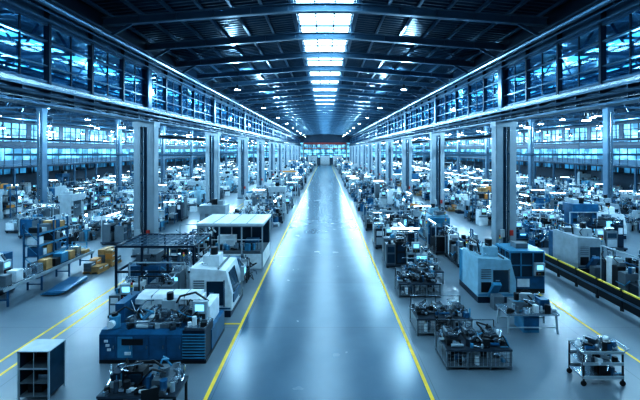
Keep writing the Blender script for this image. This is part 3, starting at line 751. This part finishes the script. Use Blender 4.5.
LIB=[]
def reg(me,name,w=1): LIB.append((me,name,w)); return me
cncW=reg(M_cnc(),'cnc_machining_center',3); cncB=reg(M_cnc('pale','navy','lblue'),'cnc_machining_center',1.2)
cncG=reg(M_cnc('lgrey','dark','blue',2.8),'cnc_machining_center',1.5)
lat1=reg(M_lathe('grey'),'metal_lathe',2); lat2=reg(M_lathe('white'),'metal_lathe',2)
mil1=reg(M_mill(),'milling_machine',2); mil2=reg(M_mill('blue'),'milling_machine',2)
pr1=reg(M_press(),'hydraulic_press',1); pr2=reg(M_press('lgrey'),'hydraulic_press',1)
mold=reg(M_mold(),'injection_molding_machine',1.5)
be=[reg(M_bench(s),'workbench',2) for s in (1,2,3)]
ra=[reg(M_rack(s,2.4,2.6+.3*s),'storage_rack',.8) for s in (1,2)]
conv=reg(M_conv(4),'roller_conveyor',1.5); conv2=M_conv(6.5,'lgrey')
cab=reg(M_cab(3),'electrical_cabinet',1.2)
pro=[reg(M_proc(s,random.Random(s).uniform(2.4,3.6),1.7,random.Random(s+50).uniform(1.2,2.1)),'assembly_machine',2.5) for s in range(10,18)]
gan=reg(M_gantry(),'workstation_gantry',1.0); jib=reg(M_jib(),'jib_crane',1); rob=reg(M_robot(),'industrial_robot_cell',.8)
pal=[reg(M_pallet(s),'parts_pallet',1.0) for s in (1,2,4)]
tes=[reg(M_test(s),'engine_assembly_stand',1.5) for s in (1,2)]
clu=[reg(M_clutter(s),'parts_and_tool_clutter',3.5) for s in range(60,66)]
def dims(me):
    xs=[v.co.x for v in me.vertices]; ys=[v.co.y for v in me.vertices]; return min(xs),max(xs),min(ys),max(ys)
DIM={m.name:dims(m) for m,_,_ in LIB}
def pack(rr,xc,wid,y0,y1,col=None,lib=None,gap=(.05,.35)):
    lib=lib or LIB; y=y0; last=None
    while y<y1-.8:
        ok=False
        for _ in range(14):
            me,nm,w=rr.choices(lib,[l[2] for l in lib])[0]
            if me is last: continue
            a=DIM[me.name]; q=rr.choice([0,0,1,2,3])
            if q%2==0: w_,d_=a[1]-a[0],a[3]-a[2]
            else: w_,d_=a[3]-a[2],a[1]-a[0]
            if w_<=wid and y+d_<=y1: ok=True; break
        if not ok: y+=1; continue
        cx,cy=(a[0]+a[1])/2,(a[2]+a[3])/2; th=q*math.pi/2
        ox=cx*math.cos(th)-cy*math.sin(th); oy=cx*math.sin(th)+cy*math.cos(th)
        sl=(wid-w_)/2; jx=rr.uniform(-sl,sl)*.8
        put(me,nm,(xc+jx-ox,y+d_/2-oy,0),th,col); last=me
        y+=d_+rr.uniform(*gap)
rr=random.Random(77)
LOW=[l for l in LIB if l[1] in ('metal_lathe','engine_assembly_stand','parts_pallet','workbench','roller_conveyor','parts_and_tool_clutter','assembly_machine')]
pack(rr,-5.2,3.0,26,85); pack(rr,-8.5,2.9,23.5,85)
pack(rr,5.0,3.2,22.3,85,lib=LOW); pack(rr,8.6,3.2,22.5,85)
pack(rr,-15.5,3.0,28,40); pack(rr,-19,3.2,27,40); pack(rr,-22.8,3.2,30,40); pack(rr,-26.6,3.2,32,40); pack(rr,-33.5,3.2,36,40)
pack(rr,15.8,3.2,27,40); pack(rr,19.4,3.2,26,40); pack(rr,23,3.2,29,40); pack(rr,26.8,3.2,31,40); pack(rr,33.5,3.2,36,40)
def cluster(seed,W,L,strips,lib=None):
    c=bpy.data.collections.new('machinery_cluster_parts'); r=random.Random(seed)
    for s in strips: pack(r,s[0],s[1],0.2,L-.2,c,lib,gap=(.03,.25))
    return c
CW=[cluster(100+i,16,14.8,[(-6.1,3.4),(-2.4,3.3),(1.6,3.3),(5.4,3.5)]) for i in range(4)]
CN=[cluster(200+i,7,14.8,[(-1.7,3.1),(1.7,3.1)]) for i in range(3)]
def inst(c,x,y,name='machinery_cluster'):
    o=bpy.data.objects.new(name,None); o.instance_type='COLLECTION'; o.instance_collection=c; o.location=(x,y,0); COL.objects.link(o)
k=0
for j in range(9):
    y=41+15*j
    for s in (-1,1):
        inst(CW[k%4],s*21.5,y); k+=1
        inst(CW[(k+j)%4],s*38.8,y); k+=1
for j in range(6):
    y=86+15*j
    inst(CN[j%3],-7.2,y); inst(CN[(j+1)%3],7.2,y)

# ------------------------------------------------ foreground
F=.012
put(M_gmill(),'gantry_milling_machine',(-5.65,13.65,0),0,bevel=F)
put(M_shelfcab(),'tool_cabinet',(-8.15,10.95,0),.0,bevel=.006)
put(M_desk(),'test_workbench',(-4.75,10.0,0),0,bevel=.008); put(M_chair(),'office_chair',(-4.2,9.1,0),.4)
put(cncW,'cnc_machining_center',(-4.75,17.1,0),math.pi/2,bevel=F)
put(M_proc(12,2.6,1.7,1.5,'white'),'assembly_machine',(-7.6,16.4,0),0,bevel=F)
put(M_cage(),'machine_safety_cage',(-8.1,19.4,0),0,bevel=.008)
put(M_booth(),'inspection_booth',(-5.5,23.6,0),0,bevel=F)
put(clu[1],'parts_and_tool_clutter',(-5.0,20.6,0),0)
put(conv2,'roller_conveyor',(-14.5,20.0,0),math.pi/2,bevel=.008)
put(cncW,'cnc_machining_center',(-16.4,17.9,0),math.pi/2,bevel=F)
put(ra[0],'storage_rack',(-16.4,22.4,0),math.pi/2)
put(pal[0],'parts_pallet',(-13.2,22.6,0),math.pi/2); put(pal[1],'parts_pallet',(-17.5,25.6,0),0)
b=MB()
for j in range(4): b.box(.03*j,.02*j,.06+.035*j,.9,2.2,.03,('lblue','blue')[j%2],.05*j)
for y in (-.8,0,.8): b.box(0,y,0,.9,.08,.06,'wood')
put(b.mesh('sheets'),'steel_sheet_stack',(-13.2,19.3,0))
# right
t1=M_test(7,2.1,1.3); t2=M_test(9,2.1,1.3)
put(t1,'engine_assembly_stand',(4.9,12.7,0),0,bevel=.006); put(t2,'engine_assembly_stand',(4.5,14.9,0),.0,bevel=.006)
put(tes[0],'engine_assembly_stand',(4.5,18.6,0),.0,bevel=.006); put(tes[1],'engine_assembly_stand',(5.2,20.4,0),.0,bevel=.006)
put(cncB,'cnc_machining_center',(7.9,18.6,0),math.pi/2,bevel=F)
put(M_encl(),'glazed_test_enclosure',(9.9,19.4,0),0,bevel=.008)
put(M_topmach(),'bench_grinding_station',(7.9,14.9,0),.0,bevel=.008)
put(M_cart(),'parts_trolley',(8.25,11.6,0),0,bevel=.004)
put(pro[4],'assembly_machine',(15.2,18.6,0),math.pi/2,bevel=F); put(cncG,'cnc_machining_center',(15.2,22.9,0),math.pi/2)
b=MB(); y=6.0
while y<24.1: b.box(12.9,y,0,.1,.1,.95,'dark'); y+=1.5
b.bb(12.87,12.93,6,24,.15,.85,'dark'); b.bb(12.85,12.95,6,24,.88,.93,'yellow'); b.bb(12.78,12.82,6,24,.5,.6,'beam')
put(b.mesh('barrier'),'guard_barrier')

w=bpy.data.worlds.new('World'); S.world=w; w.use_nodes=True
w.node_tree.nodes['Background'].inputs[0].default_value=(0.10,0.28,0.5,1); w.node_tree.nodes['Background'].inputs[1].default_value=.6
cd=bpy.data.cameras.new('Camera'); cam=bpy.data.objects.new('Camera',cd); COL.objects.link(cam)
cam.location=(0,0,7); cam.rotation_euler=(math.pi/2,0,0); cd.sensor_width=36; cd.lens=36*380/640
cd.shift_x=-5/640; cd.shift_y=-50/640; cd.clip_end=500
S.camera=cam
